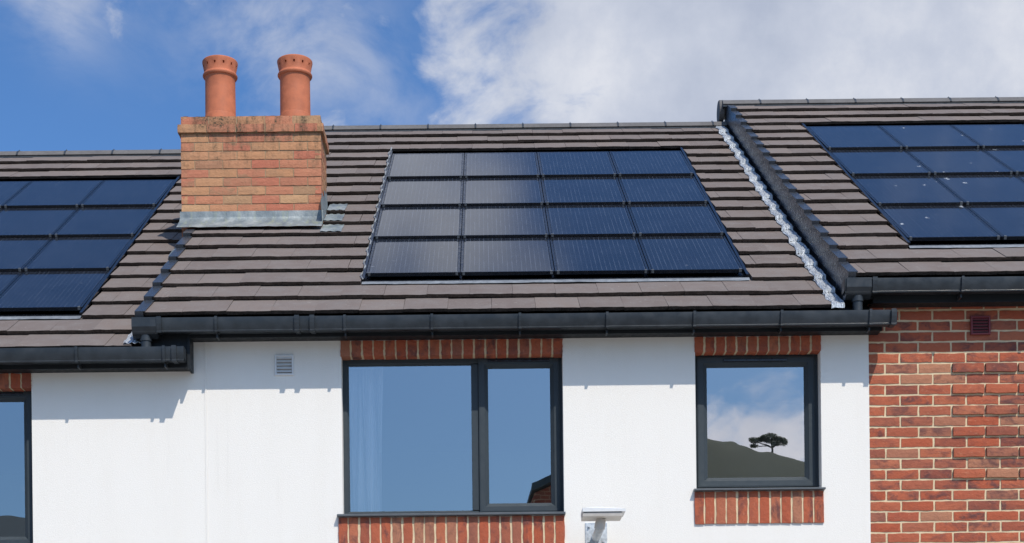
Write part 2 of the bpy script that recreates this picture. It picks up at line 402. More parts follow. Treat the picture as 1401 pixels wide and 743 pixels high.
class Bricks:
    def __init__(s, m, jit=.0022): s.m = m; s.c = {}; s.rg = random.Random(3); s.jit = jit
    def get(s, w, h, d):
        k = (round(w, 3), round(h, 3), round(d, 3))
        L = s.c.setdefault(k, [])
        if len(L) < 9: L.append(brick_mesh(w, h, d, s.m, s.rg, s.jit)); return L[-1]
        return s.rg.choice(L)
    def put(s, parent, x, y, z, w, h, d=.06, rz=0, ry=0):
        o = link('brick', s.get(w, h, d), parent)
        o.location = (x, y + s.rg.uniform(-.0012, .0012), z); o.rotation_euler = (s.rg.uniform(-.012, .012), ry + s.rg.uniform(-.006, .006), rz + s.rg.uniform(-.003, .003))
        return o
RED = Bricks(M_brick); BUFF = Bricks(M_chim, .0015)

# roof coordinates: s up the slope from the eaves line, n square to the slope
PITCH = math.radians(32.2); CP, SP = math.cos(PITCH), math.sin(PITCH)
G = .364; TT = .027; TILT = math.atan2(TT, G); Y0 = -.20; TW = .300
def RP(x, s, n, z0): return Vector((x, Y0 + s*CP - n*SP, z0 + s*SP + n*CP))
S_RIDGE = 18.30 * G
Y_R = Y0 + S_RIDGE*CP

def tile_mesh(w, rg):
    bm = nb(); L = .43; nx = 6
    V = {}
    for j, y in enumerate((0, L)):
        for i in range(nx+1):
            x = (i/nx-.5)*(w-.0018)
            yy = y + (rg.uniform(-.0035, .0035) if j == 0 else 0)
            V[i,j,0] = bm.verts.new((x, yy + (.012 if j == 0 else 0), 0 + (rg.uniform(0, .003) if j == 0 else 0)))
            V[i,j,1] = bm.verts.new((x, yy, TT + (rg.uniform(-.0018, .001) if j == 0 else -.004)))
    for i in range(nx):
        for k in (0, 1): bm.faces.new((V[i,0,k], V[i+1,0,k], V[i+1,1,k], V[i,1,k]))
        for j in (0, 1): bm.faces.new((V[i,j,0], V[i+1,j,0], V[i+1,j,1], V[i,j,1]))
    for i in (0, nx): bm.faces.new((V[i,0,0], V[i,1,0], V[i,1,1], V[i,0,1]))
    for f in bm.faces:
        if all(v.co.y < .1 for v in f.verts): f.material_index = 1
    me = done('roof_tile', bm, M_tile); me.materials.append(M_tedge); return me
TILES = {}; trg = random.Random(11)
def tile(parent, x0, x1, k, z0):
    w = round(x1 - x0, 2)
    L = TILES.setdefault(w, [])
    if len(L) < 8: L.append(tile_mesh(w, trg)); me = L[-1]
    else: me = trg.choice(L)
    o = link('roof_tile', me, parent)
    o.location = RP((x0+x1)/2, k*G + trg.uniform(-.004, .004), trg.uniform(0, .004), z0)
    o.rotation_euler = (PITCH - TILT + trg.uniform(-.006, .006), trg.uniform(-.006, .006), trg.uniform(-.004, .004))

def tile_run(parent, xa, xb, k, z0, phase):
    """one course between xa and xb, broken bond"""
    x = math.floor((xa - phase)/TW)*TW + phase
    while x < xb - .02:
        a, b = max(x, xa), min(x+TW, xb)
        if b - a > .03: tile(parent, a, b, k, z0)
        x += TW

def roof_deck(house, x0, x1, z0, zs):
    e = RP(0, .03, -.05, z0); r = RP(0, S_RIDGE, -.05, z0)
    yb = 2*r.y + .12
    bm = nb(); prism(bm, [(-.105, zs+.03), (e.y, e.z), (r.y, r.z), (2*r.y - e.y, e.z), (2*r.y + .105, zs+.03)], x0, x1)
    return obj('roof', bm, M_under, house)

def ridge(parent, xa, xb, z0, phase=0.):
    zc = z0 + S_RIDGE*SP - .150; R = .17
    def arc(r, n=14): return [(Y_R + r*1.02*math.cos(t), zc + r*math.sin(t)) for t in [PI*(5/6) - PI*(4/6)*i/n for i in range(n+1)]]
    LEN = .48; x = xa
    i = 0
    first = True
    while x < xb - .05:
        b = min(x + (LEN - phase if first else LEN), xb); first = False
        bm = nb(); prism(bm, arc(R) + arc(R-.02)[::-1], x+.003, b-.003)
        o = obj('ridge_tile', bm, M_ridge, parent)
        bm = nb(); prism(bm, arc(R+.003) + arc(R-.002)[::-1], b-.009, b+.009)
        box(bm, b-.003, b+.003, Y_R-.06, Y_R-.03, zc+R-.02, zc+R+.001)
        if b < xb - .05: obj('ridge_union', bm, M_flashdark, parent)
        x = b
    bm = nb(); prism(bm, [(Y_R-.165, zc+.052), (Y_R-.14, zc+.078), (Y_R+.14, zc+.078), (Y_R+.165, zc+.052)], xa, xb)
    obj('dry_ridge_strip', bm, M_flashdark, parent)

def verge(parent, x_in, x_out, z0, rows, h=.15):
    """stepped dry verge units from the eaves up; x_out is the outer face"""
    s = 1 if x_out > x_in else -1
    bm = nb(); L = G + .02; t = .004
    # local frame: x, y up slope, z normal (tilted like the tiles)
    xi, xo = 0, (x_out - x_in)
    def bx(a, b, *r): box(bm, min(a, b), max(a, b), *r)
    bx(xi - s*.012, xo, -.006, L, TT+.003, TT+.009)
    bx(xo - s*.008, xo, -.012, G-.019, TT+.004-h, TT+.0025); bx(xo - s*.008, xo - s*.003, G-.02, L, TT+.004-h, TT+.0024)
    bx(xi, xo - s*.009, -.012, -.004, TT-.05, TT+.0035)
    bmesh.ops.translate(bm, verts=[v for v in bm.verts if v.co.y > L-.01 and v.co.z < TT], vec=(0, 0, -.01))
    me = done('verge_cap', bm, M_verge)
    for k in range(rows):
        o = link('verge_cap', me, parent); o.location = RP(x_in, k*G - .004, .002, z0)
        o.rotation_euler = (PITCH - TILT, 0, 0)

# solar panels (in-roof, each one lifts out)
PW, PL = .685, 3*G
P_TILT = math.atan2(.021, PL)
PF = .004
def make_panel(mglass):
    root = empty('solar_panel', (0, 0, 0))
    w, L = PW - .006, PL + .035
    E = .020
    bm = nb()
    box(bm, -w/2, w/2, 0, .009, 0, .026); box(bm, -w/2, w/2, L-.05, L, 0, .0235)
    box(bm, -w/2, -w/2+E-.003, .0091, L-.0501, 0, .0245); box(bm, w/2-E+.003, w/2, .0091, L-.0501, 0, .0245)
    box(bm, -w/2+E-.0029, w/2-E+.0029, .0091, L-.0501, .002, .010)
    f = bpy.data.objects.new('frame', done('frame', bm, M_black)); C.objects.link(f); f.parent = root
    bm = nb(); box(bm, -w/2+E+.0001, w/2-E-.0001, .0091, L-.0501, .0101, .0245)
    g = bpy.data.objects.new('cell_glass', done('cell_glass', bm, mglass)); C.objects.link(g); g.parent = root
    for s in (-1, 1):
        x = s*(w/2-.022)
        bm = nb(); prism(bm, [(-.006, .006), (-.006, .030), (.010, .030), (.010, .0265), (-.0005, .0265), (-.0005, .006)], x-.009, x+.009)
        c = bpy.data.objects.new('clip', done('clip', bm, M_clip)); C.objects.link(c); c.parent = root
    return root
def copy_tree(o, parent=None):
    c = o.copy(); C.objects.link(c); c.parent = parent
    for ch in list(o.children):
        d = ch.copy(); C.objects.link(d); d.parent = c
    return c
ROWN = ['bottom row', 'third row', 'second row', 'top row']
def array(proto, x0, z0, where, colnames, group, s0=2.52):
    first = True
    for r in range(4):
        for c in range(4):
            o = proto if first else copy_tree(proto); first = False
            o.location = RP(x0 + PW*(c+.5), (s0 + 3*r)*G, .006 + PF, z0)
            o.rotation_euler = (PITCH - P_TILT, 0, 0)
            tag(o, 'black solar panel, %s in the %s on %s' % (colnames[c], ROWN[r], where), 'solar panel', group)
def array_flashing(roof, x0, x1, z0, s0=2.52):
    # tray under the panels
    bm = nb()
    a, b = RP(0, 2.0*G, 0, z0), RP(0, 15.2*G, 0, z0)
    def sheet(xa, xb, sa, sb, na, nb_, t=.004):
        P = [RP(x, s, n, z0) for x, s, n in ((xa,sa,na),(xb,sa,na),(xb,sb,nb_),(xa,sb,nb_))]; Q = [p + Vector((0, SP*t, -CP*t)) for p in P]
        vp = [bm.verts.new(p) for p in P]; vq = [bm.verts.new(q) for q in Q]
        bm.faces.new(vp); bm.faces.new(vq[::-1])
        for i in range(4): bm.faces.new((vp[i], vp[(i+1)%4], vq[(i+1)%4], vq[i]))
    sheet(x0-.02, x1+.02, 2.10*G, 2.8*G, .014, -.036); sheet(x0-.02, x1+.02, 2.5*G, 15.3*G, -.040, -.040)
    for sx in (x0-.022, x1+.002): sheet(sx, sx+.02, 2.2*G, 15.2*G, .030, .02, .02)
    obj('panel_tray', bm, M_black, roof)
    bm = nb(); rg = random.Random(5)
    n = int((x1-x0)/.08); P = []
    for i in range(n+1):
        x = x0-.02 + (x1-x0+.04)*i/n
        P.append([RP(x, (1.985+rg.uniform(-.012, .012))*G, .006+rg.uniform(0, .003), z0), RP(x, 2.07*G, .0125, z0), RP(x, 2.12*G, .014, z0)])
    vs = [[bm.verts.new(p) for p in c] for c in P]
    for A, B in zip(vs, vs[1:]):
        for j in range(2): bm.faces.new((A[j], B[j], B[j+1], A[j+1]))
    obj('lead_apron', bm, M_stripe, roof)

# ------------------------------------------------------------------ gutters and boxed eaves
def g_prof(yf, zt, grow=0.):
    o = [(0, 0), (0, -.075), (.012, -.086), (.05, -.089), (.078, -.090), (.094, -.092), (.107, -.096), (.1095, -.089), (.105, -.083), (.1105, -.066), (.1155, -.044), (.118, -.02), (.118, 0)]
    i = [(.110, 0), (.108, -.055), (.086, -.078), (.058, -.082), (.014, -.080), (.006, -.072), (.006, 0)]
    if grow: return [(yf - y*(1+grow*1.2) , zt + z*(1+grow) + grow*.03) for y, z in o + i]
    return [(yf - y, zt + z) for y, z in o + i]
def gutter(house, x0, x1, zt, brackets, collars, outlet=None, yf=-.135):
    bm = nb(); prism(bm, g_prof(yf, zt), x0, x1)
    for x in (x0, x1):
        full = g_prof(yf, zt)[:13]
        a = [bm.verts.new((x, y, z)) for y, z in full]; bm.faces.new(a)
    g = obj('gutter', bm, M_pvc, house, True)
    for x in brackets:
        bm = nb(); prism(bm, g_prof(yf, zt, .10), x-.009, x+.009)
        box(bm, x-.005, x+.005, yf-.075, yf, zt-.125, zt-.100)
        obj('gutter_bracket', bm, M_pvc, g)
    for x in collars:
        bm = nb(); prism(bm, g_prof(yf, zt, .12), x-.016, x+.016)
        obj('gutter_union', bm, M_pvc, g)
    if outlet:
        ox, zb = outlet
        bm = nb(); prism(bm, [(yf-.002, zt-.05), (yf-.002, zt-.115), (yf-.06, zt-.128), (yf-.1, zt-.105), (yf-.124, zt-.06), (yf-.1255, zt+.002), (yf-.119, zt+.002), (yf-.1, zt-.04)], ox-.085, ox+.085)
        obj('gutter_outlet', bm, M_pvc, g)
        bm = nb(); tube(bm, [(ox, yf-.06, zt-.11), (ox, yf-.06, zb)], .034, 20)
        tube(bm, [(ox, yf-.06, zt-.108), (ox, yf-.06, zt-.145)], .040, 20)
        obj('downpipe', bm, M_pvc, g, True)
    return g
def eaves(house, x0, x1, zsof, ztop):
    bm = nb(); box(bm, x0, x1, -.133, -.112, zsof-.008, ztop)
    obj('fascia', bm, M_fascia, house)
    bm = nb(); box(bm, x0, x1, -.1118, .02, zsof, zsof+.012)
    obj('soffit', bm, M_fascia, house)

# ------------------------------------------------------------------ windows
def sash_prof(w, yf): return [(0, yf+.05), (0, yf), (.010, yf-.002), (w*.62, yf), (w*.70, yf+.006), (w-.004, yf+.020), (w, yf+.024), (w, yf+.045)]
def pane(parent, x0, x1, z0, z1, y):
    bm = nb(); box(bm, x0, x1, y, y+.004, z0, z1)
    for f in bm.faces:
        if any(v.co.y > y+.002 for v in f.verts): f.material_index = 1
    obj('pane', bm, M_glass, parent).data.materials.append(M_glassback)
def trickle(parent, xa, xb, z, y):
    bm = nb(); box(bm, xa, xb, y-.010, y, z-.009, z+.009, .003)
    obj('trickle_vent', bm, M_black, parent)
def sillpart(parent, x0, x1, z0, z1, m):
    bm = nb(); prism(bm, [(.13, z0+.004), (-.045, z0), (-.048, z0+.003), (-.048, z1-.012), (-.044, z1-.008), (.13, z1+.002)], x0, x1)
    obj('sill', bm, m, parent)
def wide_window(house, dx, dz):
    """fixed light at left, opening casement at right"""
    bm = nb(); x0, x1, z0, z1 = -.993+dx, .537+dx, 3.610+dz, 4.706+dz
    rings(bm, x0, x1, z0, z1, [(0, .18), (0, .10), (.028, .10), (.034, .106), (.041, .122), (.041, .15)])
    w = obj('window', bm, M_frame, house)
    bm = nb(); box(bm, -.098+dx, -.047+dx, .1015, .16, z0+.039, z1-.039, .004); obj('mullion', bm, M_frame, w)
    pane(w, x0+.0408, -.0975+dx, z0+.040, z1-.032, .128)
    bm = nb(); rings(bm, -.046+dx, .518+dx, 3.630+dz, 4.703+dz, sash_prof(.066, .088)); obj('casement', bm, M_frame, w)
    pane(w, .018+dx, .454+dx, 3.692+dz, 4.64+dz, .118)
    trickle(w, .02+dx, .45+dx, 4.685+dz, .090)
    sillpart(w, -1.03+dx, .544+dx, 3.590+dz, 3.615+dz, M_sill)
    return w
def small_window(house):
    bm = nb(); x0, x1, z0, z1 = 1.452, 2.318, 3.764, 4.709
    rings(bm, x0, x1, z0, z1, [(0, .18), (0, .10), (.028, .10), (.034, .106), (.041, .122), (.041, .15)])
    w = obj('window', bm, M_frame, house)
    bm = nb(); rings(bm, x0+.024, x1-.024, z0+.024, z1-.012, sash_prof(.070, .088)); obj('casement', bm, M_frame, w)
    pane(w, x0+.09, x1-.09, z0+.09, z1-.078, .118)
    trickle(w, 1.66, 2.10, 4.668, .086)
    sillpart(w, 1.432, 2.336, 3.742, 3.764, M_sill)
    return w
def soldiers(house, name, x0, x1, z0, z1, yf, hide=0):
    """a run of upright bricks"""
    bm = nb(); box(bm, x0+.004, x1-.004, yf+.0055, .095, z0+.003, z1-.003)
    p = obj(name, bm, M_mortar, house)
    n = round((x1-x0+.010)/.0762); pit = (x1-x0+.010)/n
    for i in range(n):
        RED.put(p, x0 + pit*i + (pit-.013)/2 + random.uniform(-.002, .002), yf, (z0+z1)/2, z1-z0, pit-.013, .10, 0, PI/2)
    return p
def room(house, x0, x1, z0, z1, y1, m=None):
    bm = nb(); y0 = .265
    P = [(x0,z0),(x1,z0),(x1,z1),(x0,z1)]
    a = [bm.verts.new((x,y0,z)) for x,z in P]; b = [bm.verts.new((x,y1,z)) for x,z in P]
    for i in range(4): bm.faces.new((a[i],a[(i+1)%4],b[(i+1)%4],b[i]))
    bm.faces.new(b)
    obj('room_interior', bm, m or M_room, house)

# ================================================================== SETTING
bm = nb(); bmesh.ops.create_grid(bm, x_segments=2, y_segments=2, size=1500)
tag(obj('ground', bm, M_ground), kind='structure')

# ================================================================== MIDDLE HOUSE
Z_M, Z_L, Z_R = 4.936, 4.713, 5.152
SOF_M, SOF_L, SOF_R = 4.812, 4.611, 5.000
mid = empty('terraced_house', (.35, 0, 0), label='white rendered middle house with twin-pot brick chimney and one whole solar array', cat='house', group='terraced houses in the row')
HM = [(-.993, .537, 3.608, 4.707), (1.452, 2.319, 3.762, 4.710)]
bm = nb(); holed_wall(bm, -1.926, 2.652, 0, 4.84, HM); obj('wall', bm, M_render, mid)
bm = nb(); box(bm, -1.9385, -1.9265, -.003, .02, 0, 4.835, .001); obj('movement_joint', bm, M_render, mid)
wide_window(mid, 0, 0); small_window(mid)
soldiers(mid, 'lintel', -.996, .541, 4.703, 4.809, -.009)
soldiers(mid, 'brick_apron', -1.024, .541, 3.372, 3.586, -.014)
soldiers(mid, 'lintel', 1.450, 2.324, 4.706, 4.809, -.009)
soldiers(mid, 'brick_apron', 1.437, 2.330, 3.518, 3.738, -.014)
room(mid, -1.6, .95, 2.45, 4.80, 3.6); room(mid, 1.2, 2.6, 2.45, 4.80, 1.9, M_roompale)
# vent
bm = nb(); rings(bm, -1.452, -1.321, 4.575, 4.717, [(0, .02), (0, -.010), (.004, -.013), (.012, -.013), (.014, -.006), (.014, .01)])
vt = obj('vent_grille', bm, M_white, mid)
bm = nb(); box(bm, -1.439, -1.334, -.001, .008, 4.588, 4.704); obj('vent_back', bm, plain('shaded duct', (.32, .30, .27), .8, bump=0), vt)
for i in range(5):
    z = 4.597 + i*.0232
    bm = nb(); prism(bm, [(-.001, z+.012), (-.010, z), (-.010, z+.003), (-.001, z+.0145)], -1.438, -1.335); obj('slat', bm, M_white, vt)
eaves(mid, -2.02, 2.715, SOF_M, 4.945)
gutter(mid, -2.372, 2.79, 4.911, [-1.815, -.945, -.355, .24, .83, 1.42, 2.01, 2.61], [-2.20, -1.268, -1.165, 2.765], (-2.30, 4.66))
# roof
AX0, AX1 = -.857, -.857 + 4*PW
rm = roof_deck(mid, -2.345, 2.66, Z_M, SOF_M)
CH = (-2.433, -1.303, 1.92, 2.37)      # chimney x0,x1,y0,y1
for k in range(18):
    ph = .05 + (TW/2 if k % 2 else 0)
    xe = 2.365
    if 2 <= k <= 14:
        tile_run(rm, AX1+.035, xe, k, Z_M, ph)
        sm = (k+.5)*G; ym = Y0 + sm*CP
        xs = -2.312 if not (1.90 < ym < 2.45) else CH[1]+.01
        tile_run(rm, xs, AX0-.028, k, Z_M, ph)
    else: tile_run(rm, -2.312, xe, k, Z_M, ph)
verge(rm, -2.312, -2.370, Z_M, 18)
ridge(rm, -2.36, 2.47, Z_M, .11)
array_flashing(rm, AX0, AX1, Z_M)
# light wavy lead edge up the left side of the array
bm = nb(); rg = random.Random(8); pr = None
for i in range(0, 13*10+1):
    s = 2.1 + i/10; fr = (s % 1.0)
    n = TT*(1-fr) + .010; wv = .010*math.sin(s*2*PI*1.0 + 1) + rg.uniform(-.003, .003)
    x = AX0 - .030 + wv
    q = [RP(x-.002, s*G, n-.004, Z_M), RP(x+.004, s*G, n+.006, Z_M), RP(x+.010, s*G, n-.004, Z_M)]
    q = [bm.verts.new(p) for p in q]
    if pr:
        for j in range(2): bm.faces.new((pr[j], pr[j+1], q[j+1], q[j]))
    pr = q
obj('lead_edge', bm, M_alu, rm)
# bright crinkled flashing in the gully beside the higher right roof, dressed over every course
bm = nb(); rg = random.Random(21)
for k in range(18):
    prev = None
    for j in range(7):
        f = j/6; row = []
        for i in range(9):
            x = 2.354 + .011*i + .003*rg.uniform(-1, 1)
            n = TT*(1-f) + .012 + rg.uniform(-.002, .004) + (.022 if i == 0 and False else 0)
            if i == 0: x += .006*math.sin(f*9+k); n -= .008
            row.append(bm.verts.new(RP(x, (k + f*1.0)*G + (rg.uniform(-.01, .01) if j else -.012), n, Z_M)))
        if prev:
            for a in range(8): bm.faces.new((prev[a], prev[a+1], row[a+1], row[a]))
        else:
            low = [bm.verts.new(v.co - Vector((0, 0, .028))) for v in row]
            for a in range(8): bm.faces.new((low[a], low[a+1], row[a+1], row[a]))
        prev = row
obj('gully_flashing', bm, M_foil, rm)

# chimney
cx0, cx1, cy0, cy1 = CH
ZB, ZT, CR = 5.9, 7.172, .0712
bm = nb(); box(bm, cx0+.006, cx1-.006, cy0+.006, cy1-.006, ZB-.3, ZT-.004)
box(bm, cx0-.014, cx1+.014, cy0-.014, cy1+.014, ZT-2*CR+.004, ZT-CR-.004)
chm = obj('chimney', bm, M_mortar2, mid)
nrow = 17
for r in range(nrow):
    zt = ZT - r*CR; h = CR - .008; zc = zt - CR/2
    o = .022 if r == 1 else (0 if r > 1 else -.002)
    X0, X1, YA, YB = cx0-o, cx1+o, cy0-o, cy1+o
    pit = (X1-X0+.008)/5; half = (r % 2 == 1)
    if r == 1: half = False
    segs = []
    if half:
        segs = [(X0, X0+pit/2-.008)] + [(X0+pit/2+pit*i, X0+pit/2+pit*(i+1)-.008) for i in range(4)] + [(X0+pit/2+pit*4, X1)]
    else: segs = [(X0+pit*i, X0+pit*(i+1)-.008) for i in range(5)]
    for a, b in segs:
        BUFF.put(chm, (a+b)/2, YA, zc, b-a, h, .05)
        if r < 14: BUFF.put(chm, (a+b)/2, YB, zc, b-a, h, .05, PI)
    py = (YB-YA+.008)/2
    ss = [(YA, YA+py-.008), (YA+py, YB)] if not half else [(YA, YA+py/2-.008), (YA+py/2, YA+1.5*py-.008), (YA+1.5*py, YB)]
    for a, b in ss:
        BUFF.put(chm, X1, (a+b)/2, zc, b-a-.004, h, .05, PI/2)
        BUFF.put(chm, X0, (a+b)/2, zc, b-a-.004, h, .05, -PI/2)
# mortar capping
bm = nb(); rg = random.Random(2)
NX, NY = 40, 14; V = {}
for i in range(NX+1):
    for j in range(NY+1):
        x = cx0+.02+(cx1-cx0-.04)*i/NX; y = cy0+.01+(cy1-cy0-.02)*j/NY
        e = min(i, NX-i, 3)/3 * min(j, NY-j, 3)/3
        V[i,j] = bm.verts.new((x, y, ZT-.006 + .022*e + rg.uniform(0, .009)))
for i in range(NX):
    for j in range(NY): bm.faces.new((V[i,j], V[i+1,j], V[i+1,j+1], V[i,j+1]))
obj('flaunching', bm, M_flaunch, chm)
def pot_mesh():
    bm = nb(); SEG = 72
    prof = [(.128, -.02), (.126, .075), (.1255, .078), (.124, .080), (.1225, .30), (.1225, .405), (.126, .413), (.136, .418), (.1415, .428), (.1415, .436), (.136, .446), (.130, .452), (.128, .460)]
    top = [(.1445, .545), (.1440, .556), (.139, .562), (.131, .562), (.128, .553), (.118, .46), (.108, .40), (.105, .10)]
    def ring(r, z): return [bm.verts.new((r*math.cos(2*PI*k/SEG), r*math.sin(2*PI*k/SEG), z)) for k in range(SEG)]
    def quads(A, B):
        for k in range(SEG): bm.faces.new((A[k], A[(k+1)%SEG], B[(k+1)%SEG], B[k]))
    R = [ring(*p) for p in prof]
    for A, B in zip(R, R[1:]): quads(A, B)
    T = [ring(*p) for p in top]
    for A, B in zip(T, T[1:]): quads(A, B)
    # flared rim pierced by twelve round holes: between prof[-1] and top[0]
    A, B = R[-1], T[0]; per = 6; z0, r0, z1, r1 = .460, .128, .545, .1445
    def on(th, z):
        t = (z-z0)/(z1-z0); r = r0 + (r1-r0)*t; return Vector((r*math.cos(th), r*math.sin(th), z))
    for h in range(SEG//per):
        ks = [(h*per+i) % SEG for i in range(per+1)]; tc = 2*PI*(h*per+per/2)/SEG; zc = .508; hr = .0115
        outer = [A[k] for k in ks] + [B[k] for k in ks[::-1]]
        n = len(outer)
        hole = []; inner = []
        for v in outer:
            dth = math.atan2(v.co.y, v.co.x) - tc; dth = (dth+PI) % (2*PI) - PI
            a = math.atan2(v.co.z - zc, dth*.135)
            p = on(tc + hr*math.cos(a)/.135, zc + hr*math.sin(a)); hole.append(bm.verts.new(p)); q = p.copy(); q.x *= .86; q.y *= .86; inner.append(bm.verts.new(q))
        for i in range(n):
            j = (i+1) % n
            bm.faces.new((outer[i], outer[j], hole[j], hole[i])); bm.faces.new((hole[i], hole[j], inner[j], inner[i]))
    return done('chimney_pot', bm, M_terra, True)
pm = pot_mesh(); pm.transform(Matrix.Scale(.925, 4, (0, 0, 1))); pm.set_sharp_from_angle(angle=math.radians(32))
for px, rz in ((-2.145, .1), (-1.532, .33)):
    o = link('chimney_pot', pm, chm); o.location = (px, 2.145, ZT + .012); o.rotation_euler = (0, 0, rz)
# lead apron in front of the chimney and soakers beside it
bm = nb(); rg = random.Random(4)
zr = RP(0, (cy0-Y0)/CP, 0, Z_M).z
def sheetgrid(bm, f, nu, nv):
    V = [[bm.verts.new(f(i/nu, j/nv)) for j in range(nv+1)] for i in range(nu+1)]
    for i in range(nu):
        for j in range(nv): bm.faces.new((V[i][j], V[i+1][j], V[i+1][j+1], V[i][j+1]))
def apron(u, v):
    x = cx0-.012 + (cx1-cx0+.024)*u; w = .0012*math.sin(u*23) + .001*math.sin(u*61+1)
    if v < .5:
        z = 6.40 - (6.40-(zr+.065))*v/.5; return Vector((x, cy0-.008 - .005*v + w*.5, z))
    t = (v-.5)/.5; s = (cy0-Y0)/CP - .012 - .155*t; k = (s/G) % 1
    return RP(x + (.004*(u-.5)*t), s, .052 - .012*t + w + (TT*(1-k))*.3, Z_M)
sheetgrid(bm, apron, 60, 14)
obj('lead_apron', bm, M_lead, chm, True)
bm = nb()
def side(u, v):        # lead up the right cheek
    s = (cy0-Y0)/CP - .04 + .60*u; top = .20 + (.035 if int(u*5) % 2 else 0) - .08*u
    return RP(cx1+.007+.003*math.sin(u*31), s, .02 + (top)*v, Z_M)
sheetgrid(bm, side, 30, 5)
obj('lead_soaker', bm, M_lead, chm, True)
rg = random.Random(6)
for k in (6, 7, 8):
    bm = nb(); k0 = k
    def soak(u, v):
        s = (k0 + .03 + .93*v)*G; return RP(cx1+.01 + (.15 if k0 > 6 else .17)*u, s, TT*(1-v) + .008 + .003*math.sin(u*17+v*9+k0), Z_M)
    sheetgrid(bm, soak, 10, 6); obj('lead_soaker', bm, M_lead, chm, True)

# ================================================================== LEFT HOUSE
left = empty('terraced_house', (-4.2, 0, 0), label='white rendered left house with the lower roof, cut by the frame', cat='house', group='terraced houses in the row')
bm = nb(); holed_wall(bm, -6.9, -1.939, 0, 4.83, [(-4.665, -3.135, 3.413, 4.512)]); obj('wall', bm, M_render, left)
wide_window(left, -3.672, -.195)
soldiers(left, 'lintel', -4.672, -3.131, 4.508, 4.608, -.009); soldiers(left, 'brick_apron', -4.70, -3.13, 3.177, 3.391, -.014)
room(left, -5.4, -2.6, 2.3, 4.60, 3.4)
eaves(left, -6.9, -2.03, SOF_L, 4.735)
bm = nb(); box(bm, -2.40, -2.0305, -.1325, -.1125, 4.7355, 4.83); obj('fascia', bm, M_fascia, left)
bm = nb(); box(bm, -2.0295, -2.012, -.15, -.002, SOF_L-.016, 4.835); obj('box_end', bm, M_fascia, left)
gutter(left, -6.9, -2.035, 4.716, [-5.68, -5.09, -4.5, -3.91, -3.33, -2.76, -2.17], [-2.10])
rl = roof_deck(left, -6.9, -2.02, Z_L, SOF_L)
LX1 = -2.912; LX0 = LX1 - 4*PW
for k in range(18):
    ph = .12 + (TW/2 if k % 2 else 0)
    if 2 <= k <= 14:
        tile_run(rl, LX1+.03, -2.40, k, Z_L, ph); tile_run(rl, -6.9, LX0-.028, k, Z_L, ph)
    else: tile_run(rl, -6.9, -2.40, k, Z_L, ph)
ridge(rl, -6.9, -2.36, Z_L, .2); array_flashing(rl, LX0, LX1, Z_L)
bm = nb(); rg = random.Random(9)
def patch(u, v): return RP(-2.50 + .095*u + .02*math.sin(v*7), (5.55 + 1.5*v)*G, .045 - .01*v + .012*math.sin(u*5+v*8) + (.05*u if v > .3 else .02*u), Z_L)
sheetgrid(bm, patch, 10, 14); obj('lead_saddle', bm, M_lead, rl, True)
bm = nb()
def patch2(u, v): return RP(-2.455 + .14*u, (.05 + 1.1*v)*G, .038 - .02*v + .006*math.sin(u*19+v*15), Z_L)
sheetgrid(bm, patch2, 12, 8); obj('gully_flashing', bm, M_foil, rl, True)
bm = nb()
def patch3(u, v): return RP(-2.42 + .10*u, (1.0 + 17.2*v)*G, -.01, Z_L)
sheetgrid(bm, patch3, 3, 20); obj('gully_flashing', bm, M_flashdark, rl)

# ================================================================== RIGHT HOUSE
right = empty('terraced_house', (4.8, 0, 0), label='red brick right house with the higher roof and stepped verge', cat='house', group='terraced houses in the row')
BX1, BZ0 = 4.45, 3.0
bm = nb(); box(bm, 2.654, 7.4, .0085, .28, 0, 5.03); bw = obj('wall', bm, M_mortar, right)
bm = nb(); box(bm, BX1+.006, 7.4, .005, .008, 0, 5.02); box(bm, 2.654, BX1+.005, .005, .008, 0, 2.985); obj('brickwork', bm, M_farbrick, bw)
CO, BH, BWD, BP = .0731, .0590, .2150, .229
ztop0 = 3.438
n0, n1 = -6, 22
for n in range(n0, n1+1):
    zc = ztop0 + n*CO - BH/2
    segs = []; x = 2.655
    first = .1035 if n % 2 == 0 else .205
    segs.append((x, x+first)); x += first + .014; c = 1
    while x < BX1 - .05:
        segs.append((x, min(x+BWD, BX1))); x += BP
    for c, (a, b) in enumerate(segs):
        if zc + BH/2 > 5.06: continue
        proud = n % 2 == 0 and 6 <= n <= 16 and c >= 3
        RED.put(bw, (a+b)/2, -.012 if proud else .003, zc, b-a, BH, .06 if proud else .04)
bm = nb(); rings(bm, 3.356, 3.492, 4.803, 4.932, [(0, .0), (0, -.016), (.004, -.019), (.011, -.019), (.014, -.012), (.014, -.002)])
vt = obj('air_brick', bm, M_airbrick, right)
bm = nb(); box(bm, 3.369, 3.479, -.006, -.002, 4.816, 4.919); obj('vent_back', bm, M_under, vt)
for i in range(5):
    z = 4.823 + i*.0205
    bm = nb(); prism(bm, [(-.007, z+.012), (-.017, z), (-.017, z+.004), (-.007, z+.015)], 3.3695, 3.4785); obj('slat', bm, M_airbrick, vt)
eaves(right, 2.655, 7.4, SOF_R, 5.165)
bm = nb(); box(bm, 2.47, 2.654, -.132, -.11, SOF_R+.02, 5.165); obj('fascia', bm, M_fascia, right)
gutter(right, 2.44, 7.4, 5.127, [3.235, 3.83, 4.42, 5.01, 5.6, 6.2], [2.64], (2.535, 4.90))
rr = roof_deck(right, 2.485, 7.4, Z_R, SOF_R)
RX0 = 3.070; RX1 = RX0 + 4*PW
for k in range(18):
    ph = 2.56 + (TW/2 if k % 2 else 0) + .03
    if 2 <= k <= 14:
        tile_run(rr, 2.522, RX0-.028, k, Z_R, ph); tile_run(rr, RX1+.035, 7.4, k, Z_R, ph)
    else: tile_run(rr, 2.522, 7.4, k, Z_R, ph)
verge(rr, 2.522, 2.468, Z_R, 18, .165)
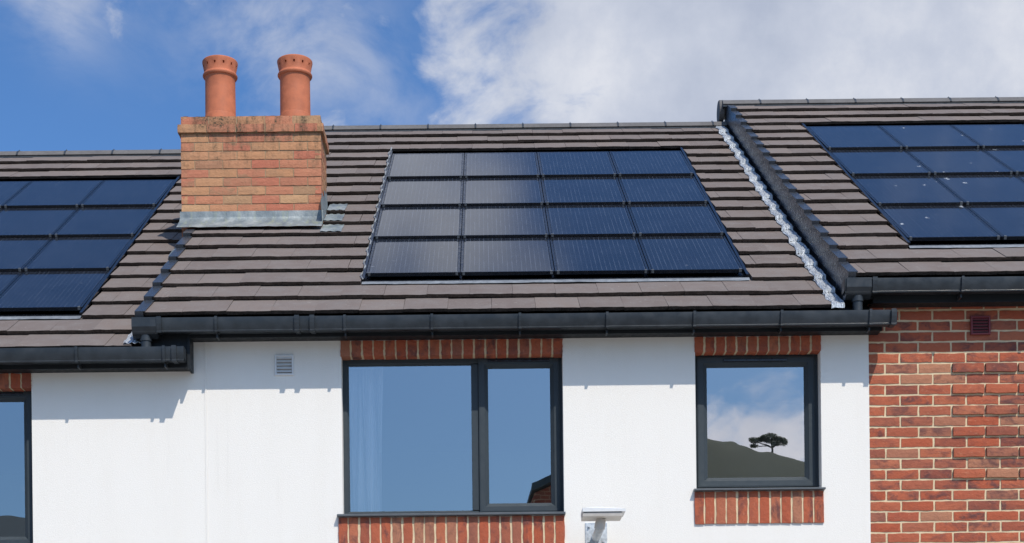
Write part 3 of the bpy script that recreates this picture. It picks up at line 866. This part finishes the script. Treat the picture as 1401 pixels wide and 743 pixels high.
ridge(rr, 2.43, 7.4, Z_R, .1); array_flashing(rr, RX0, RX1, Z_R)
# round end cap of the ridge
bm = nb(); zc = Z_R + S_RIDGE*SP - .03
tube(bm, [(2.400, Y_R, zc-.055), (2.407, Y_R, zc-.055), (2.45, Y_R, zc-.055)], [.105, .112, .112], 28)
obj('ridge_end_cap', bm, M_ridge, rr)

# ================================================================== SOLAR PANELS
array(make_panel(M_pv), AX0, Z_M, 'the middle roof', ['leftmost', 'second from left', 'second from right', 'rightmost'], 'solar panels on the middle roof')
array(make_panel(M_pv), LX0, Z_L, 'the left roof', ['fourth from the chimney', 'third from the chimney', 'second from the chimney', 'nearest the chimney'], 'solar panels on the left roof')
array(make_panel(M_pvd), RX0, Z_R, 'the right roof', ['nearest the verge', 'second from the verge', 'third from the verge', 'fourth from the verge'], 'solar panels on the right roof')

# ================================================================== SMALL THINGS
# curtain inside the wide window
bm = nb()
def cur(u, v):
    x = -1.03 + .30*u; return Vector((x + .012*math.sin(v*6+u*20), .300 + .020*math.sin(u*37+.3*math.sin(v*3)) + .012*math.sin(u*83+v*1.5), 2.6 + 2.15*v))
sheetgrid(bm, cur, 160, 14)
tag(obj('curtain', bm, M_curtain, None, True), 'sheer white curtain hanging inside the left end of the wide window', 'curtain')

# fitting on a bracket at the bottom of the white wall
wf = empty('outdoor_light', (.755, 0, 3.45), label='white flat-topped light fitting on a bolted steel wall bracket between the windows', cat='outdoor light')
bm = nb(); box(bm, .680, .832, -.006, 0.004, 3.372, 3.535, .002); wp = obj('wall_plate', bm, M_galv, wf)
for bx_ in (.705, .805):
    for bz in (3.402, 3.507):
        bm = nb(); tube(bm, [(bx_, -.006, bz), (bx_, -.014, bz)], .0095, 6); tube(bm, [(bx_, -.014, bz), (bx_, -.024, bz)], .005, 10)
        obj('bolt', bm, M_galv, wp)
DF = -.13
bm = nb(); tube(bm, [(.752, -.006, 3.432), (.752, -.16, 3.426), (.753, -.27, 3.428), (.757, -.31, 3.438), (.758, -.322, 3.455)], .030, 18); obj('arm', bm, M_galv, wf, True)
bm = nb(); tube(bm, [(.757, -.320, 3.440), (.762, -.328, 3.475), (.772, -.333, 3.508)], [.036, .035, .031], 18); obj('spigot', bm, M_beige, wf, True)
bm = nb(); prism(bm, [(-.44, 3.506), (-.445, 3.528), (-.23, 3.528), (-.235, 3.506)], .640, .903); hb = obj('lamp_housing', bm, M_beige, wf)
bm = nb(); box(bm, .648, .898, -.438, -.238, 3.5281, 3.5335); obj('gasket', bm, M_black, hb)
bm = nb()
def lid(u, v):
    x = .638 + .285*u; y = -.452 + .226*v; e = (1-abs(2*u-1)**4)*(1-abs(2*v-1)**4)
    return Vector((x, y, 3.552 + .018*e + .008*(1-u)))
sheetgrid(bm, lid, 20, 12)
lo = bmesh.ops.extrude_face_region(bm, geom=list(bm.faces))
for v in [e for e in lo['geom'] if isinstance(e, bmesh.types.BMVert)]: v.co.z = 3.534
obj('lamp_lid', bm, M_white, wf, True)

# ================================================================== ACROSS THE STREET (seen in the panes)
oh = empty('brick_house', (2.6, -22, 0), label='brick gabled house across the street, reflected low in the opening casement', cat='house')
bm = nb()
x0, x1, xm, ze, zp = .86, 4.4, 2.7, 7.48, 8.28
pv = [(x0,0),(x1,0),(x1,ze),(xm,zp),(x0,ze)]
a = [bm.verts.new((x,-20,z)) for x,z in pv]; b = [bm.verts.new((x,-28,z)) for x,z in pv]
for i in range(5): bm.faces.new((a[i],a[(i+1)%5],b[(i+1)%5],b[i]))
bm.faces.new(a); bm.faces.new(b[::-1]); obj('wall', bm, M_farbrick, oh)
bm = nb()
for (xa, za, xb, zb) in ((x0-.04, ze+.01, xm, zp+.02), (xm+.001, zp+.02, x1+.04, ze+.01)):
    P = [(xa,za),(xb,zb),(xb,zb+.15),(xa,za+.15)]
    a = [bm.verts.new((x,-19.75,z)) for x,z in P]; b = [bm.verts.new((x,-28.2,z)) for x,z in P]
    for i in range(4): bm.faces.new((a[i],a[(i+1)%4],b[(i+1)%4],b[i]))
    bm.faces.new(a); bm.faces.new(b[::-1])
obj('roof', bm, M_slate, oh)
bm = nb(); box(bm, 1.9, 3.3, -19.99, -19.9, 3.6, 4.8); wn = obj('window', bm, M_frame, oh)
bm = nb(); box(bm, 1.97, 3.23, -19.895, -19.88, 3.67, 4.73); obj('pane', bm, M_glass, wn)
o2 = empty('slate_house', (-10.8, -23, 0), label='dark roofed house across the street, reflected at the foot of the far left window', cat='house')
bm = nb(); box(bm, -13.5, -8.2, -26, -20, 0, 5.6); obj('wall', bm, M_render, o2)
bm = nb(); prism(bm, [(-19.6, 5.5), (-23, 7.5), (-26.4, 5.5), (-26.4, 5.7), (-23, 7.72), (-19.6, 5.7)], -13.7, -8.0); obj('roof', bm, M_slate, o2)
bm = nb(); box(bm, -11.8, -10.2, -20.0, -19.92, 3.4, 4.7); wn = obj('window', bm, M_frame, o2)
bm = nb(); box(bm, -11.73, -10.27, -19.915, -19.9, 3.47, 4.63); obj('pane', bm, M_glass, wn)

# hill with a lone umbrella pine
HC = (36.0, -280.0)
def hz(x, y):
    dx, dy = (x-HC[0]), (y-HC[1])
    gx = 65.4*math.exp(-((dx+5)/11)**2) if dx < -5 else max(0, 64.2 - .25*dx - .002*dx*dx)
    t = min(1, max(0, 1-abs(dy)/(150 if dy > 0 else 220)))
    return gx*(t*t*(3-2*t)) - .5
bm = nb()
sheetgrid(bm, lambda u, v: Vector((-60+360*u, -500+370*v, hz(-60+360*u, -500+370*v))), 150, 74)
tag(obj('hill', bm, M_hill, None, True), kind='structure')
tx = 47.2; ty = -267.0; tz = hz(tx, ty)
pt = empty('pine_tree', (tx, ty, tz), label='lone umbrella pine on the hillside, reflected in the small window', cat='tree')
bm = nb()
tube(bm, [(tx, ty, tz-.3), (tx+.05, ty, tz+.8), (tx-.02, ty, tz+1.6), (tx-.1, ty, tz+2.4)], [.22, .18, .16, .12], 10)
for e in ((-1.9, .2, 1.95), (1.9, -.2, 1.95), (.8, .6, 1.5), (-1.6, -.4, 1.3)):
    tube(bm, [(tx, ty, tz+.9), (tx+e[0]*.45, ty+e[1]*.5, tz+.95+e[2]*.22), (tx+e[0], ty+e[1], tz+e[2])], [.12, .09, .05], 7)
obj('trunk', bm, M_bark, pt)
bm = nb(); rg = random.Random(12)
for (lx, ly, lz, a, b, h, n) in ((0, 0, 2.55, 1.5, 1.3, 1.0, 1700), (-2.2, .2, 2.15, 1.2, 1.0, .55, 900), (2.3, -.2, 2.05, 1.2, 1.0, .55, 900), (.9, .5, 1.5, 1.0, .8, .27, 450), (-2.3, -.4, 1.35, .85, .7, .24, 400), (1.4, .1, 2.45, .9, .8, .36, 450), (-1.1, .1, 2.4, .8, .8, .4, 450)):
    for _ in range(n*5//9):
        while True:
            p = Vector((rg.uniform(-1, 1), rg.uniform(-1, 1), rg.uniform(-1, 1)))
            if .25 < p.length < 1: break
        c = Vector((tx+lx+p.x*a, ty+ly+p.y*b, tz+lz+p.z*h)); d = Vector((rg.gauss(0, 1), rg.gauss(0, 1), rg.gauss(0, 1))).normalized()*.17; e = d.orthogonal().normalized()*.06
        bm.faces.new([bm.verts.new(q) for q in (c-d, c+e, c+d, c-e)])
obj('crown', bm, M_leaf, pt)
